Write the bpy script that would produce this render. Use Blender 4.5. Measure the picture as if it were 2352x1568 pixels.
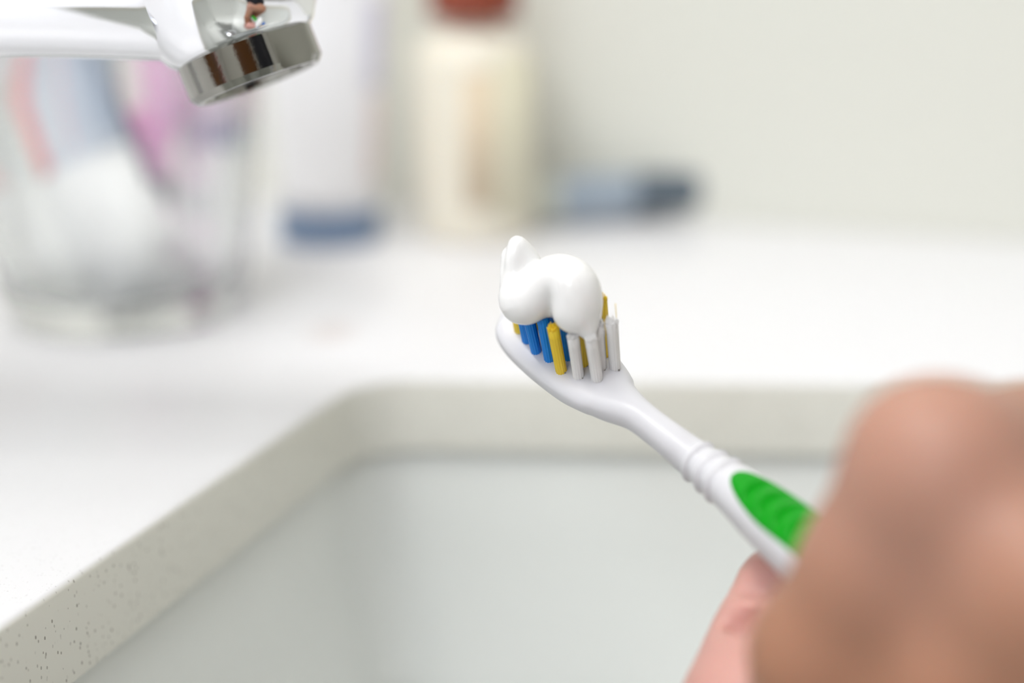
import bpy, bmesh, math, random
import numpy as np
from mathutils import Vector, Matrix

for o in list(bpy.data.objects):
    bpy.data.objects.remove(o, do_unlink=True)
scene = bpy.context.scene
COL = scene.collection
random.seed(7)
rng = np.random.default_rng(7)
MM = 0.001

# ------------------------------------------------------------------ camera
CAM_H = 0.098
PITCH = math.radians(16.0)
FPX = 50.0 / 36.0 * 2352.0
FOCUS = 0.2215
cam_data = bpy.data.cameras.new('camera')
cam_data.lens = 50.0
cam_data.sensor_width = 36.0
cam_data.clip_start = 0.005
cam_data.clip_end = 20.0
cam_data.dof.use_dof = True
cam_data.dof.focus_distance = FOCUS
cam_data.dof.aperture_fstop = 4.3
cam = bpy.data.objects.new('camera', cam_data)
COL.objects.link(cam)
cam.location = (0, 0, CAM_H)
cam.rotation_euler = (math.radians(90) - PITCH, 0, 0)
scene.camera = cam

# ------------------------------------------------------------------ world, exposure
world = bpy.data.worlds.new('world')
scene.world = world
world.use_nodes = True
world.node_tree.nodes['Background'].inputs[0].default_value = (0.85, 0.92, 1.0, 1)
world.node_tree.nodes['Background'].inputs[1].default_value = 0.6
scene.view_settings.view_transform = 'Standard'
scene.view_settings.look = 'None'
scene.view_settings.gamma = 1.0
scene.view_settings.use_curve_mapping = False
scene.view_settings.exposure = -0.66

# room frame: the end wall is turned a little against the camera
YAW = math.radians(-17.5)
ROOM = Matrix.Translation((0, 0.516, 0)) @ Matrix.Rotation(YAW, 4, 'Z')
ROOM_L, ROOM_R, ROOM_F, ROOM_Z0, ROOM_Z1 = -0.33, 1.55, -1.75, -0.85, 1.55


def area(name, loc, target, sx, sy, power, color, spread=180):
    l = bpy.data.lights.new(name, 'AREA')
    l.shape = 'RECTANGLE'
    l.size, l.size_y = sx, sy
    l.energy = power
    l.color = color
    l.spread = math.radians(spread)
    o = bpy.data.objects.new(name, l)
    COL.objects.link(o)
    o.location = loc
    o.rotation_euler = (Vector(target) - Vector(loc)).to_track_quat('-Z', 'Y').to_euler()
    return o


LAMP_X, LAMP_Y = 0.10, -1.05
LAMP_C = ROOM @ Vector((LAMP_X, LAMP_Y, ROOM_Z1 - 0.035))
area('ceiling_lamp_light', LAMP_C, LAMP_C - Vector((0, 0, 1)), 0.62, 0.62, 8.2, (1.0, 0.98, 0.95))
BAR_C = ROOM @ Vector((ROOM_L + 0.085, -0.42, 0.93))
area('added_left_light', BAR_C, BAR_C + ROOM.to_3x3() @ Vector((0.75, 0.2, -1.0)), 0.6, 0.09, 5.6, (1.0, 0.97, 0.94))  # unseen lamp, added for light from the upper left
# daylight through the window in the wall behind the viewer
WX0, WX1, WZ0, WZ1 = -0.26, 0.34, 0.42, 1.36
WIN_C = ROOM @ Vector(((WX0 + WX1) / 2, ROOM_F - 0.005, (WZ0 + WZ1) / 2))
area('window_daylight', WIN_C, WIN_C + ROOM.to_3x3() @ Vector((0, 1, 0)), WX1 - WX0 - .08, WZ1 - WZ0 - .08, 11.5, (0.84, 0.90, 1.0))

# ------------------------------------------------------------------ helpers
FWD = Vector((0, math.cos(PITCH), -math.sin(PITCH)))
RIGHT = Vector((1, 0, 0))
UP = Vector((0, math.sin(PITCH), math.cos(PITCH)))
CAMP = Vector((0, 0, CAM_H))


def ray(px, py):
    return FWD + RIGHT * ((px - 1176.0) / FPX) + UP * ((784.0 - py) / FPX)


def pt(px, py, d):            # a measured place in the photo at depth d (mm)
    return CAMP + ray(px, py) * (d * MM)


def ground(px, py, z=0.0):
    r = ray(px, py)
    return CAMP + r * ((z - CAM_H) / r.z)


def vec(x, u, t):             # right, up, towards the viewer
    return RIGHT * x + UP * u - FWD * t


def cpt(x, u, d):             # millimetres right, up, depth
    return CAMP + (RIGHT * x + UP * u + FWD * d) * MM


def hexc(r, g, b):            # sRGB 0-255 -> linear
    def f(c):
        c /= 255.0
        return c / 12.92 if c <= 0.04045 else ((c + 0.055) / 1.055) ** 2.4
    return (f(r), f(g), f(b), 1.0)


def obj_from_bm(name, bm, mat, parent=None, smooth=True):
    bmesh.ops.recalc_face_normals(bm, faces=bm.faces[:])
    me = bpy.data.meshes.new(name)
    bm.to_mesh(me)
    bm.free()
    return obj_from_mesh(name, me, mat, parent, smooth)


def obj_from_mesh(name, me, mat, parent=None, smooth=True):
    for p in me.polygons:
        p.use_smooth = smooth
    if mat:
        me.materials.append(mat)
    o = bpy.data.objects.new(name, me)
    COL.objects.link(o)
    if parent:
        o.parent = parent
        o.matrix_parent_inverse = parent.matrix_basis.inverted()
    return o


def empty(name, loc, label, cat, group=None):
    o = bpy.data.objects.new(name, None)
    o.empty_display_size = 0.01
    COL.objects.link(o)
    o.location = loc
    tag(o, label, cat, group)
    return o


def tag(o, label=None, cat=None, group=None, kind=None):
    if label: o['label'] = label
    if cat: o['category'] = cat
    if group: o['group'] = group
    if kind: o['kind'] = kind
    return o


def autosmooth(o, deg=35):
    me = o.data
    bm = bmesh.new()
    bm.from_mesh(me)
    for e in bm.edges:
        if len(e.link_faces) == 2 and e.calc_face_angle(0) > math.radians(deg):
            e.smooth = False
    bm.to_mesh(me)
    bm.free()
    return o


def loft(bm, rings, cap=True, closed=True):
    vs = [[bm.verts.new(p) for p in r] for r in rings]
    n = len(vs[0])
    for i in range(len(vs) - 1):
        for j in range(n if closed else n - 1):
            k = (j + 1) % n
            bm.faces.new((vs[i][j], vs[i][k], vs[i + 1][k], vs[i + 1][j]))
    if cap:
        bm.faces.new(list(reversed(vs[0])))
        bm.faces.new(vs[-1])
    return vs


def lathe(name, profile, origin, mat, parent=None, axis=Vector((0, 0, 1)), n=64, sharp=35, flats=None):
    """profile: list of (radius, height) in metres, closed when it starts and ends on the axis"""
    z = axis.normalized()
    x = z.orthogonal().normalized()
    y = z.cross(x)
    bm = bmesh.new()
    rings = []
    for r, h in profile:
        r = max(r, 1e-6)
        rings.append([origin + z * h + (x * math.cos(2 * math.pi * k / n) + y * math.sin(2 * math.pi * k / n)) * r
                      for k in range(n)])
    loft(bm, rings, cap=True)
    if flats:
        for nrm, dist in flats:
            for v in bm.verts:
                d = (v.co - origin).dot(nrm)
                if d > dist:
                    v.co -= nrm * (d - dist)
    bmesh.ops.remove_doubles(bm, verts=bm.verts[:], dist=2e-6)
    o = obj_from_bm(name, bm, mat, parent)
    return autosmooth(o, sharp)


def box_bm(bm, cx, cy, cz, sx, sy, sz, M=Matrix.Identity(4), bevel=0.0):
    r = bmesh.ops.create_cube(bm, size=1.0)
    vs = r['verts']
    for v in vs:
        v.co = M @ Vector((cx + v.co.x * sx, cy + v.co.y * sy, cz + v.co.z * sz))
    if bevel:
        es = list({e for v in vs for e in v.link_edges})
        bmesh.ops.bevel(bm, geom=es, offset=bevel, segments=2, affect='EDGES', profile=0.5)


def box(name, c, s, mat, parent=None, M=ROOM, bevel=0.0):
    bm = bmesh.new()
    box_bm(bm, *c, *s, M=M, bevel=bevel)
    return obj_from_bm(name, bm, mat, parent, smooth=False)


def catmull(P, n):
    P = [np.array(p, float) for p in P]
    P = [2 * P[0] - P[1]] + P + [2 * P[-1] - P[-2]]
    out = []
    for i in range(1, len(P) - 2):
        for k in range(n):
            t = k / n
            a, b, c, d = P[i - 1], P[i], P[i + 1], P[i + 2]
            out.append(0.5 * ((2 * b) + (c - a) * t + (2 * a - 5 * b + 4 * c - d) * t * t + (3 * b - a - 3 * c + d) * t ** 3))
    out.append(P[-2])
    return np.array(out)


def superell(k, n, e):
    th = 2 * math.pi * k / n
    c, s = math.cos(th), math.sin(th)
    return (math.copysign(abs(c) ** (2 / e), c), math.copysign(abs(s) ** (2 / e), s))


# ---- implicit surfaces (smooth unions), turned to quads with surface nets
def seg_sdf(G, a, b, ra, rb):
    a = np.array(a); b = np.array(b)
    ab = b - a
    t = ((G - a) @ ab) / max(ab @ ab, 1e-12)
    t = np.clip(t, 0, 1)
    d = np.linalg.norm(G - a - t[..., None] * ab, axis=-1)
    return d - (ra + (rb - ra) * t)


def smin(a, b, k):
    h = np.clip(0.5 + 0.5 * (b - a) / k, 0, 1)
    return b * (1 - h) + a * h - k * h * (1 - h)


def surface_net(phi, origin, h):
    inside = phi < 0
    nx, ny, nz = phi.shape
    cs = inside[:-1, :-1, :-1].astype(np.int8)
    cnt = np.zeros_like(cs)
    for dx in (0, 1):
        for dy in (0, 1):
            for dz in (0, 1):
                cnt = cnt + inside[dx:nx - 1 + dx, dy:ny - 1 + dy, dz:nz - 1 + dz]
    act = (cnt > 0) & (cnt < 8)
    idx = -np.ones(act.shape, int)
    cells = np.argwhere(act)
    idx[act] = np.arange(len(cells))
    acc = np.zeros((len(cells), 3)); num = np.zeros(len(cells))
    corners = [(i, j, k) for i in (0, 1) for j in (0, 1) for k in (0, 1)]
    for c0 in corners:
        for ax in range(3):
            if c0[ax] == 1:
                continue
            c1 = list(c0); c1[ax] = 1
            p0 = phi[cells[:, 0] + c0[0], cells[:, 1] + c0[1], cells[:, 2] + c0[2]]
            p1 = phi[cells[:, 0] + c1[0], cells[:, 1] + c1[1], cells[:, 2] + c1[2]]
            m = (p0 < 0) != (p1 < 0)
            t = np.where(m, p0 / np.where(m, p0 - p1, 1), 0)
            pos = np.array(c0)[None, :] + t[:, None] * (np.array(c1) - np.array(c0))[None, :]
            acc += pos * m[:, None]; num += m
    V = (cells + acc / num[:, None]) * h + origin
    F = []
    for ax in range(3):
        u, v = (ax + 1) % 3, (ax + 2) % 3
        s0 = [slice(None)] * 3; s1 = [slice(None)] * 3
        s0[ax] = slice(0, -1); s1[ax] = slice(1, None)
        a = inside[tuple(s0)]; b = inside[tuple(s1)]
        e = np.argwhere(a != b)
        e = e[(e[:, u] > 0) & (e[:, v] > 0) & (e[:, u] < phi.shape[u] - 1) & (e[:, v] < phi.shape[v] - 1)]
        fl = a[e[:, 0], e[:, 1], e[:, 2]]
        def cell(du, dv):
            q = e.copy(); q[:, u] -= du; q[:, v] -= dv
            return idx[q[:, 0], q[:, 1], q[:, 2]]
        q = np.stack([cell(1, 1), cell(0, 1), cell(0, 0), cell(1, 0)], 1)
        q[~fl] = q[~fl][:, ::-1]
        F.append(q)
    return V, np.concatenate(F)


def net_mesh(name, sdf, lo, hi, h):
    lo = np.array(lo); hi = np.array(hi)
    n = np.ceil((hi - lo) / h).astype(int) + 1
    xs = [lo[i] + h * np.arange(n[i]) for i in range(3)]
    G = np.stack(np.meshgrid(*xs, indexing='ij'), -1).astype(np.float32)
    V, F = surface_net(sdf(G), lo, h)
    me = bpy.data.meshes.new(name)
    me.from_pydata((V).tolist(), [], F.tolist())
    me.update()
    return me


# ------------------------------------------------------------------ materials
def mat(name, color, rough=0.5, metal=0.0, coat=0.0, sss=0.0, sss_r=(1, .4, .25), sss_s=0.002, trans=0.0, ior=1.45, spec=0.5,
        noise=None, bump=None):
    m = bpy.data.materials.new(name)
    m.use_nodes = True
    nt = m.node_tree
    b = nt.nodes['Principled BSDF']
    b.inputs['Base Color'].default_value = color
    b.inputs['Roughness'].default_value = rough
    b.inputs['Metallic'].default_value = metal
    b.inputs['IOR'].default_value = ior
    b.inputs['Specular IOR Level'].default_value = spec
    b.inputs['Transmission Weight'].default_value = trans
    b.inputs['Coat Weight'].default_value = coat
    b.inputs['Coat Roughness'].default_value = 0.06
    if sss:
        b.inputs['Subsurface Weight'].default_value = sss
        b.inputs['Subsurface Radius'].default_value = sss_r
        b.inputs['Subsurface Scale'].default_value = sss_s
    if noise or bump:
        tc = nt.nodes.new('ShaderNodeTexCoord')
    if noise:                 # (scale, second colour, low, high)
        n = nt.nodes.new('ShaderNodeTexNoise')
        n.inputs['Scale'].default_value = noise[0]
        n.inputs['Detail'].default_value = 4
        nt.links.new(tc.outputs['Object'], n.inputs['Vector'])
        r = nt.nodes.new('ShaderNodeValToRGB')
        r.color_ramp.elements[0].position = noise[2]
        r.color_ramp.elements[1].position = noise[3]
        r.color_ramp.elements[0].color = color
        r.color_ramp.elements[1].color = noise[1]
        nt.links.new(n.outputs['Fac'], r.inputs['Fac'])
        nt.links.new(r.outputs['Color'], b.inputs['Base Color'])
    if bump:                  # (scale, strength, distance)
        n = nt.nodes.new('ShaderNodeTexNoise')
        n.inputs['Scale'].default_value = bump[0]
        n.inputs['Detail'].default_value = 3
        nt.links.new(tc.outputs['Object'], n.inputs['Vector'])
        bp = nt.nodes.new('ShaderNodeBump')
        bp.inputs['Strength'].default_value = bump[1]
        bp.inputs['Distance'].default_value = bump[2]
        nt.links.new(n.outputs['Fac'], bp.inputs['Height'])
        nt.links.new(bp.outputs['Normal'], b.inputs['Normal'])
    return m


def stone_material():
    m = mat('pale_engineered_stone', hexc(243, 243, 243), 0.3, spec=0.45)
    nt = m.node_tree
    b = nt.nodes['Principled BSDF']
    tc = nt.nodes.new('ShaderNodeTexCoord')
    base = nt.nodes.new('ShaderNodeRGB')
    base.outputs[0].default_value = hexc(240, 240, 238)
    # fine pits and dark grains that run slightly upright
    mp = nt.nodes.new('ShaderNodeMapping')
    mp.inputs['Scale'].default_value = (1.0, 1.0, 0.55)
    nt.links.new(tc.outputs['Object'], mp.inputs['Vector'])
    vo = nt.nodes.new('ShaderNodeTexVoronoi')
    vo.inputs['Scale'].default_value = 1500
    nt.links.new(mp.outputs['Vector'], vo.inputs['Vector'])
    lt = nt.nodes.new('ShaderNodeMath'); lt.operation = 'LESS_THAN'
    lt.inputs[1].default_value = 0.26
    nt.links.new(vo.outputs['Distance'], lt.inputs[0])
    sp = nt.nodes.new('ShaderNodeSeparateColor')
    nt.links.new(vo.outputs['Color'], sp.inputs['Color'])
    g2 = nt.nodes.new('ShaderNodeMath'); g2.operation = 'GREATER_THAN'
    g2.inputs[1].default_value = 0.5
    nt.links.new(sp.outputs['Red'], g2.inputs[0])
    mu = nt.nodes.new('ShaderNodeMath'); mu.operation = 'MULTIPLY'
    nt.links.new(lt.outputs[0], mu.inputs[0]); nt.links.new(g2.outputs[0], mu.inputs[1])
    mu2 = nt.nodes.new('ShaderNodeMath'); mu2.operation = 'MULTIPLY'
    nt.links.new(mu.outputs[0], mu2.inputs[0]); nt.links.new(sp.outputs['Green'], mu2.inputs[1])
    # the polished top shows the grains much less than the sawn edge
    ge = nt.nodes.new('ShaderNodeNewGeometry')
    sx = nt.nodes.new('ShaderNodeSeparateXYZ')
    nt.links.new(ge.outputs['Normal'], sx.inputs[0])
    mr = nt.nodes.new('ShaderNodeMapRange')
    mr.inputs[1].default_value = 0.2; mr.inputs[2].default_value = 0.9
    mr.inputs[3].default_value = 0.85; mr.inputs[4].default_value = 0.22
    nt.links.new(sx.outputs['Z'], mr.inputs[0])
    mu3 = nt.nodes.new('ShaderNodeMath'); mu3.operation = 'MULTIPLY'
    nt.links.new(mu2.outputs[0], mu3.inputs[0]); nt.links.new(mr.outputs[0], mu3.inputs[1])
    mx = nt.nodes.new('ShaderNodeMix'); mx.data_type = 'RGBA'
    nt.links.new(mu3.outputs[0], mx.inputs['Factor'])
    nt.links.new(base.outputs[0], mx.inputs['A'])
    mx.inputs['B'].default_value = hexc(112, 104, 88)
    # the sawn edge is the raw, slightly greenish stone; the top is polished white
    me = nt.nodes.new('ShaderNodeMix'); me.data_type = 'RGBA'
    mr2 = nt.nodes.new('ShaderNodeMapRange')
    mr2.inputs[1].default_value = 0.3; mr2.inputs[2].default_value = 0.9
    nt.links.new(sx.outputs['Z'], mr2.inputs[0])
    nt.links.new(mr2.outputs[0], me.inputs['Factor'])
    me.inputs['A'].default_value = hexc(237, 236, 227)
    me.inputs['B'].default_value = hexc(235, 235, 238)
    nt.links.new(me.outputs['Result'], mx.inputs['A'])
    # a small, faint reddish-brown patch beside the glass
    P = ground(762, 762)
    vm = nt.nodes.new('ShaderNodeVectorMath'); vm.operation = 'SUBTRACT'
    nt.links.new(ge.outputs['Position'], vm.inputs[0]); vm.inputs[1].default_value = P
    vs = nt.nodes.new('ShaderNodeVectorMath'); vs.operation = 'MULTIPLY'
    nt.links.new(vm.outputs[0], vs.inputs[0]); vs.inputs[1].default_value = (1 / 0.0075, 1 / 0.012, 40)
    vl = nt.nodes.new('ShaderNodeVectorMath'); vl.operation = 'LENGTH'
    nt.links.new(vs.outputs[0], vl.inputs[0])
    ms = nt.nodes.new('ShaderNodeMapRange')
    ms.inputs[1].default_value = 0.3; ms.inputs[2].default_value = 1.2
    ms.inputs[3].default_value = 0.42; ms.inputs[4].default_value = 0.0
    nt.links.new(vl.outputs['Value'], ms.inputs[0])
    m4 = nt.nodes.new('ShaderNodeMix'); m4.data_type = 'RGBA'
    nt.links.new(ms.outputs[0], m4.inputs['Factor'])
    nt.links.new(mx.outputs['Result'], m4.inputs['A'])
    m4.inputs['B'].default_value = hexc(205, 188, 180)
    nt.links.new(m4.outputs['Result'], b.inputs['Base Color'])
    bp = nt.nodes.new('ShaderNodeBump')
    bp.inputs['Strength'].default_value = 0.35; bp.inputs['Distance'].default_value = 0.0003
    bp.invert = True
    nt.links.new(mu3.outputs[0], bp.inputs['Height'])
    nt.links.new(bp.outputs['Normal'], b.inputs['Normal'])
    return m


M = {}
M['stone'] = stone_material()
M['ceramic'] = mat('white_glazed_ceramic', hexc(240, 243, 240), 0.22, coat=0.2)
M['wall'] = mat('pale_grey_green_paint', hexc(231, 231, 222), 0.6, noise=(3.0, hexc(228, 229, 220), .4, .6), bump=(900, .08, .0005))
M['wall2'] = mat('white_wall_paint', hexc(236, 235, 231), 0.6, bump=(700, .08, .0005))
M['ceil'] = mat('white_ceiling_paint', hexc(240, 240, 238), 0.7, bump=(500, .1, .0005))
M['floor'] = mat('grey_floor_tile', hexc(150, 146, 140), 0.4, noise=(6, hexc(168, 164, 157), .3, .7))
M['grout'] = mat('floor_grout', hexc(120, 117, 112), 0.8, noise=(40, hexc(134, 130, 124), .3, .7))
M['chrome'] = mat('polished_chrome', hexc(238, 239, 242), 0.05, 1.0)
M['chrome2'] = mat('satin_chrome', hexc(150, 149, 143), 0.1, 1.0, bump=(1500, .05, .0003))
M['rubber'] = mat('grey_rubber', hexc(96, 94, 90), 0.6, noise=(300, hexc(120, 116, 108), .3, .7))
M['plastic'] = mat('white_brush_plastic', hexc(220, 220, 225), 0.3, sss=0.2, sss_r=(1, 1, 1), sss_s=0.0015)
M['green'] = mat('green_rubber_grip', hexc(0, 152, 16), 0.34, spec=0.25)
M['b_white'] = mat('white_nylon', hexc(248, 247, 246), 0.35, sss=0.3, sss_r=(1, 1, 1), sss_s=0.001)
M['b_blue'] = mat('blue_nylon', hexc(0, 136, 232), 0.35)
M['b_yellow'] = mat('yellow_nylon', hexc(250, 214, 60), 0.35, sss=0.2, sss_r=(1, .8, .3), sss_s=0.001)
M['hole'] = mat('grey_tuft_socket', hexc(150, 147, 142), 0.6)
M['paste'] = mat('white_toothpaste', hexc(250, 250, 250), 0.06, sss=0.3, sss_r=(1, .97, .95), sss_s=0.0025, coat=0.3)
def glass_material():
    # clear glass: part of the light goes straight through the thin wall, part is bent
    m = mat('clear_glass', (0.955, 0.975, 0.972, 1), 0.0, trans=1.0, ior=1.46)
    nt = m.node_tree
    tr = nt.nodes.new('ShaderNodeBsdfTransparent')
    tr.inputs[0].default_value = (0.985, 0.99, 0.985, 1)
    mx = nt.nodes.new('ShaderNodeMixShader')
    mx.inputs[0].default_value = 0.72
    nt.links.new(tr.outputs[0], mx.inputs[1])
    nt.links.new(nt.nodes['Principled BSDF'].outputs[0], mx.inputs[2])
    nt.links.new(mx.outputs[0], nt.nodes['Material Output'].inputs['Surface'])
    return m
M['glass'] = glass_material()
M['pink'] = mat('pink_plastic', hexc(240, 172, 222), 0.35, sss=0.2, sss_r=(1, .5, .8), sss_s=0.002)
M['magenta'] = mat('magenta_plastic', hexc(214, 110, 184), 0.4)
M['dark'] = mat('charcoal_plastic', hexc(86, 90, 104), 0.4)
M['tube_white'] = mat('white_tube_laminate', hexc(247, 247, 249), 0.35)
M['tube_grey'] = mat('light_grey_blue_print', hexc(208, 214, 226), 0.35, noise=(18, hexc(196, 204, 219), .4, .6))
M['tube_slate'] = mat('slate_blue_shade_and_band', hexc(160, 172, 192), 0.35)  # painted shade on the leaning tube; own colour of the grey band
M['tube_red'] = mat('coral_red_print', hexc(250, 104, 100), 0.35)
M['tube_yellow'] = mat('ochre_print', hexc(226, 190, 120), 0.4)
M['lav'] = mat('lavender_print', hexc(216, 214, 232), 0.4)
M['rose'] = mat('pale_rose_print', hexc(232, 212, 210), 0.4)
M['navy'] = mat('slate_navy_plastic', hexc(122, 144, 174), 0.35)
M['cream'] = mat('cream_bottle_plastic', hexc(244, 238, 222), 0.35, sss=0.2, sss_r=(1, .9, .7), sss_s=0.004)
M['tan'] = mat('tan_label_print', hexc(230, 212, 184), 0.5)
M['yel'] = mat('pale_yellow_label_print', hexc(236, 231, 206), 0.5)
M['brown'] = mat('red_brown_cap_plastic', hexc(142, 68, 48), 0.4)
M['sage'] = mat('pale_sage_plastic', hexc(206, 210, 199), 0.35)
M['bluegrey'] = mat('blue_grey_plastic', hexc(164, 177, 190), 0.4)
M['charcoal'] = mat('dark_slate_rubber', hexc(96, 108, 119), 0.5)
M['wood'] = mat('brown_wood', hexc(128, 82, 34), 0.4, noise=(14, hexc(104, 62, 24), .35, .65))
M['black'] = mat('dark_navy_knit', hexc(20, 22, 32), 0.9, bump=(400, .3, .001))
M['hair'] = mat('brown_hair', hexc(70, 44, 28), 0.5, bump=(300, .5, .002))
M['jeans'] = mat('dark_blue_denim', hexc(40, 48, 70), 0.9, noise=(60, hexc(52, 60, 84), .3, .7))
M['pinkcloth'] = mat('pink_towel_cloth', hexc(236, 150, 156), 0.95, bump=(500, .4, .001))
M['lamp'] = mat('lamp_diffuser', hexc(250, 248, 242), 0.5)
nt = M['lamp'].node_tree
nt.nodes['Principled BSDF'].inputs['Emission Color'].default_value = (.985, .99, 1, 1)
nt.nodes['Principled BSDF'].inputs['Emission Strength'].default_value = 6.0
M['frame'] = mat('white_frame_lacquer', hexc(238, 238, 236), 0.4)
M['mirror'] = mat('mirror_silver', (0.9, 0.92, 0.91, 1), 0.01, 1.0)


def skin_material():
    m = mat('skin', (0.5, 0.3, 0.2, 1), 0.48, sss=0.35, sss_r=(1, .38, .2), sss_s=0.003, bump=(900, .12, .0004))
    nt = m.node_tree
    a = nt.nodes.new('ShaderNodeVertexColor')
    a.layer_name = 'skin_tone'
    nt.links.new(a.outputs['Color'], nt.nodes['Principled BSDF'].inputs['Base Color'])
    return m


M['skin'] = skin_material()
M['nail'] = mat('finger_nail', hexc(226, 178, 164), 0.25, coat=0.3)

# ------------------------------------------------------------------ room
L, R_, F_, Z0, Z1 = ROOM_L, ROOM_R, ROOM_F, ROOM_Z0, ROOM_Z1
T = 0.06


def struct(o):
    return tag(o, kind='structure')


struct(box('wall_back', ((L + R_) / 2, T / 2, (Z0 + Z1) / 2), (R_ - L + 2 * T, T, Z1 - Z0), M['wall']))
struct(box('wall_left', (L - T / 2, F_ / 2, (Z0 + Z1) / 2), (T, -F_, Z1 - Z0), M['wall2']))
struct(box('wall_right', (R_ + T / 2, F_ / 2, (Z0 + Z1) / 2), (T, -F_, Z1 - Z0), M['wall2']))
# the wall behind the viewer has a window
bm = bmesh.new()
xa, xb = L - T, R_ + T
box_bm(bm, (xa + WX0) / 2, F_ - T / 2, (Z0 + Z1) / 2, WX0 - xa, T, Z1 - Z0, ROOM)
box_bm(bm, (xb + WX1) / 2, F_ - T / 2, (Z0 + Z1) / 2, xb - WX1, T, Z1 - Z0, ROOM)
box_bm(bm, (WX0 + WX1) / 2, F_ - T / 2, (Z0 + WZ0) / 2, WX1 - WX0, T, WZ0 - Z0, ROOM)
box_bm(bm, (WX0 + WX1) / 2, F_ - T / 2, (Z1 + WZ1) / 2, WX1 - WX0, T, Z1 - WZ1, ROOM)
struct(obj_from_bm('wall_front', bm, M['wall2'], smooth=False))
bm = bmesh.new()
for xx, zz, sx, sz in ((WX0 + .02, (WZ0 + WZ1) / 2, .04, WZ1 - WZ0), (WX1 - .02, (WZ0 + WZ1) / 2, .04, WZ1 - WZ0),
                       ((WX0 + WX1) / 2, WZ0 + .02, WX1 - WX0 - .08, .04), ((WX0 + WX1) / 2, WZ1 - .02, WX1 - WX0 - .08, .04)):
    box_bm(bm, xx, F_ - T / 2, zz, sx, .04, sz, ROOM)
struct(obj_from_bm('window_1', bm, M['frame'], smooth=False))
struct(box('ceiling', ((L + R_) / 2, F_ / 2, Z1 + T / 2), (R_ - L + 2 * T, -F_ + 2 * T, T), M['ceil']))
fl = struct(box('floor', ((L + R_) / 2, F_ / 2, Z0 - T / 2), (R_ - L + 2 * T, -F_ + 2 * T, T), M['grout']))
# brown wooden door in the wall behind the viewer (mirrored in the chrome)
dr = struct(box('door_1', (0.62, F_ + 0.015, Z0 + 0.98), (0.72, 0.03, 1.96), M['wood']))
for zc, hh in ((Z0 + 0.52, .8), (Z0 + 1.45, .8)):
    box('door_panel', (0.62, F_ + 0.036, zc), (0.5, 0.012, hh), M['wood'], dr, bevel=0.005)
lathe('door_handle', [(0, 0), (.022, 0), (.022, .008), (.01, .012), (.01, .045), (.024, .05), (.024, .07), (0, .075)],
      ROOM @ Vector((0.32, F_ + 0.03, Z0 + 1.0)), M['chrome2'], dr, axis=ROOM.to_3x3() @ Vector((0, 1, 0)), n=24)

# ceiling lamp
lp = empty('ceiling_lamp', ROOM @ Vector((LAMP_X, LAMP_Y, Z1)), 'square white ceiling lamp above the wash basin', 'lamp')
bm = bmesh.new()
for dx, dy, sx, sy in ((-.35, 0, .04, .74), (.35, 0, .04, .74), (0, -.35, .66, .04), (0, .35, .66, .04)):
    box_bm(bm, LAMP_X + dx, LAMP_Y + dy, Z1 - .015, sx, sy, .03, ROOM)
obj_from_bm('lamp_frame', bm, M['frame'], lp, False)
box('diffuser', (LAMP_X, LAMP_Y, Z1 - .008), (.66, .66, .012), M['lamp'], lp)

# ------------------------------------------------------------------ counter with basin
TH = 0.018
GL0 = ground(0, 1440); GL1 = ground(838, 866)
dirL = (GL1 - GL0).normalized()
backL = ground(900, 869); backR = ground(2352, 884)
dirB = (backR - backL).normalized()


def isect(p, d, q, e):
    # 2D line intersection
    det = d.x * (-e.y) - d.y * (-e.x)
    rx, ry = q.x - p.x, q.y - p.y
    t = (rx * (-e.y) - ry * (-e.x)) / det
    return p + d * t


C0 = isect(GL0, dirL, backL, dirB)
C1 = GL0 - dirL * 0.20
C4 = backL + dirB * 0.30
C3 = C4 - ROOM.to_3x3() @ Vector((0, 0.44, 0))
C2 = Vector((C1.x + .075, C3.y, 0))
corners = [(C0, .017), (C1, .07), (C2, .05), (C3, .06), (C4, .05)]


def round_poly(cs, n=14):
    out = []
    m = len(cs)
    for i in range(m):
        p, r = cs[i]
        a = (cs[i - 1][0] - p); b = (cs[(i + 1) % m][0] - p)
        a.z = b.z = 0
        a.normalize(); b.normalize()
        ang = a.angle(b)
        t = r / math.tan(ang / 2)
        c = p + (a + b).normalized() * (r / math.sin(ang / 2))
        s = p + a * t - c; e = p + b * t - c
        tot = s.angle(e)
        sgn = 1 if s.cross(e).z > 0 else -1
        for k in range(n + 1):
            out.append(c + Matrix.Rotation(sgn * tot * k / n, 3, 'Z') @ s)
    return out


hole = round_poly(corners)
if sum(hole[i - 1].x * hole[i].y - hole[i].x * hole[i - 1].y for i in range(len(hole))) < 0:
    hole.reverse()


def offset(loop, d, z):       # d > 0 grows the hole
    n = len(loop); out = []
    for i in range(n):
        t = (loop[(i + 1) % n] - loop[i - 1])
        nn = Vector((t.y, -t.x, 0)).normalized()
        out.append(Vector((loop[i].x + nn.x * d, loop[i].y + nn.y * d, z)))
    return out


outer = [ROOM @ Vector((x, y, 0)) for x, y in ((L + .001, -1.25), (0.44, -1.25), (0.44, -.001), (L + .001, -.001))]
bm = bmesh.new()
rings = [offset(hole, .0011, 0), offset(hole, .0006, -.0002), offset(hole, .0002, -.0006), offset(hole, 0, -.0012),
         offset(hole, 0, -TH + .0008), offset(hole, .0008, -TH)]
vs = loft(bm, rings, cap=False)
ot = [bm.verts.new(p) for p in outer]
ob = [bm.verts.new(p - Vector((0, 0, TH))) for p in outer]
for i in range(4):
    bm.faces.new((ot[i], ot[(i + 1) % 4], ob[(i + 1) % 4], ob[i]))


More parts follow.
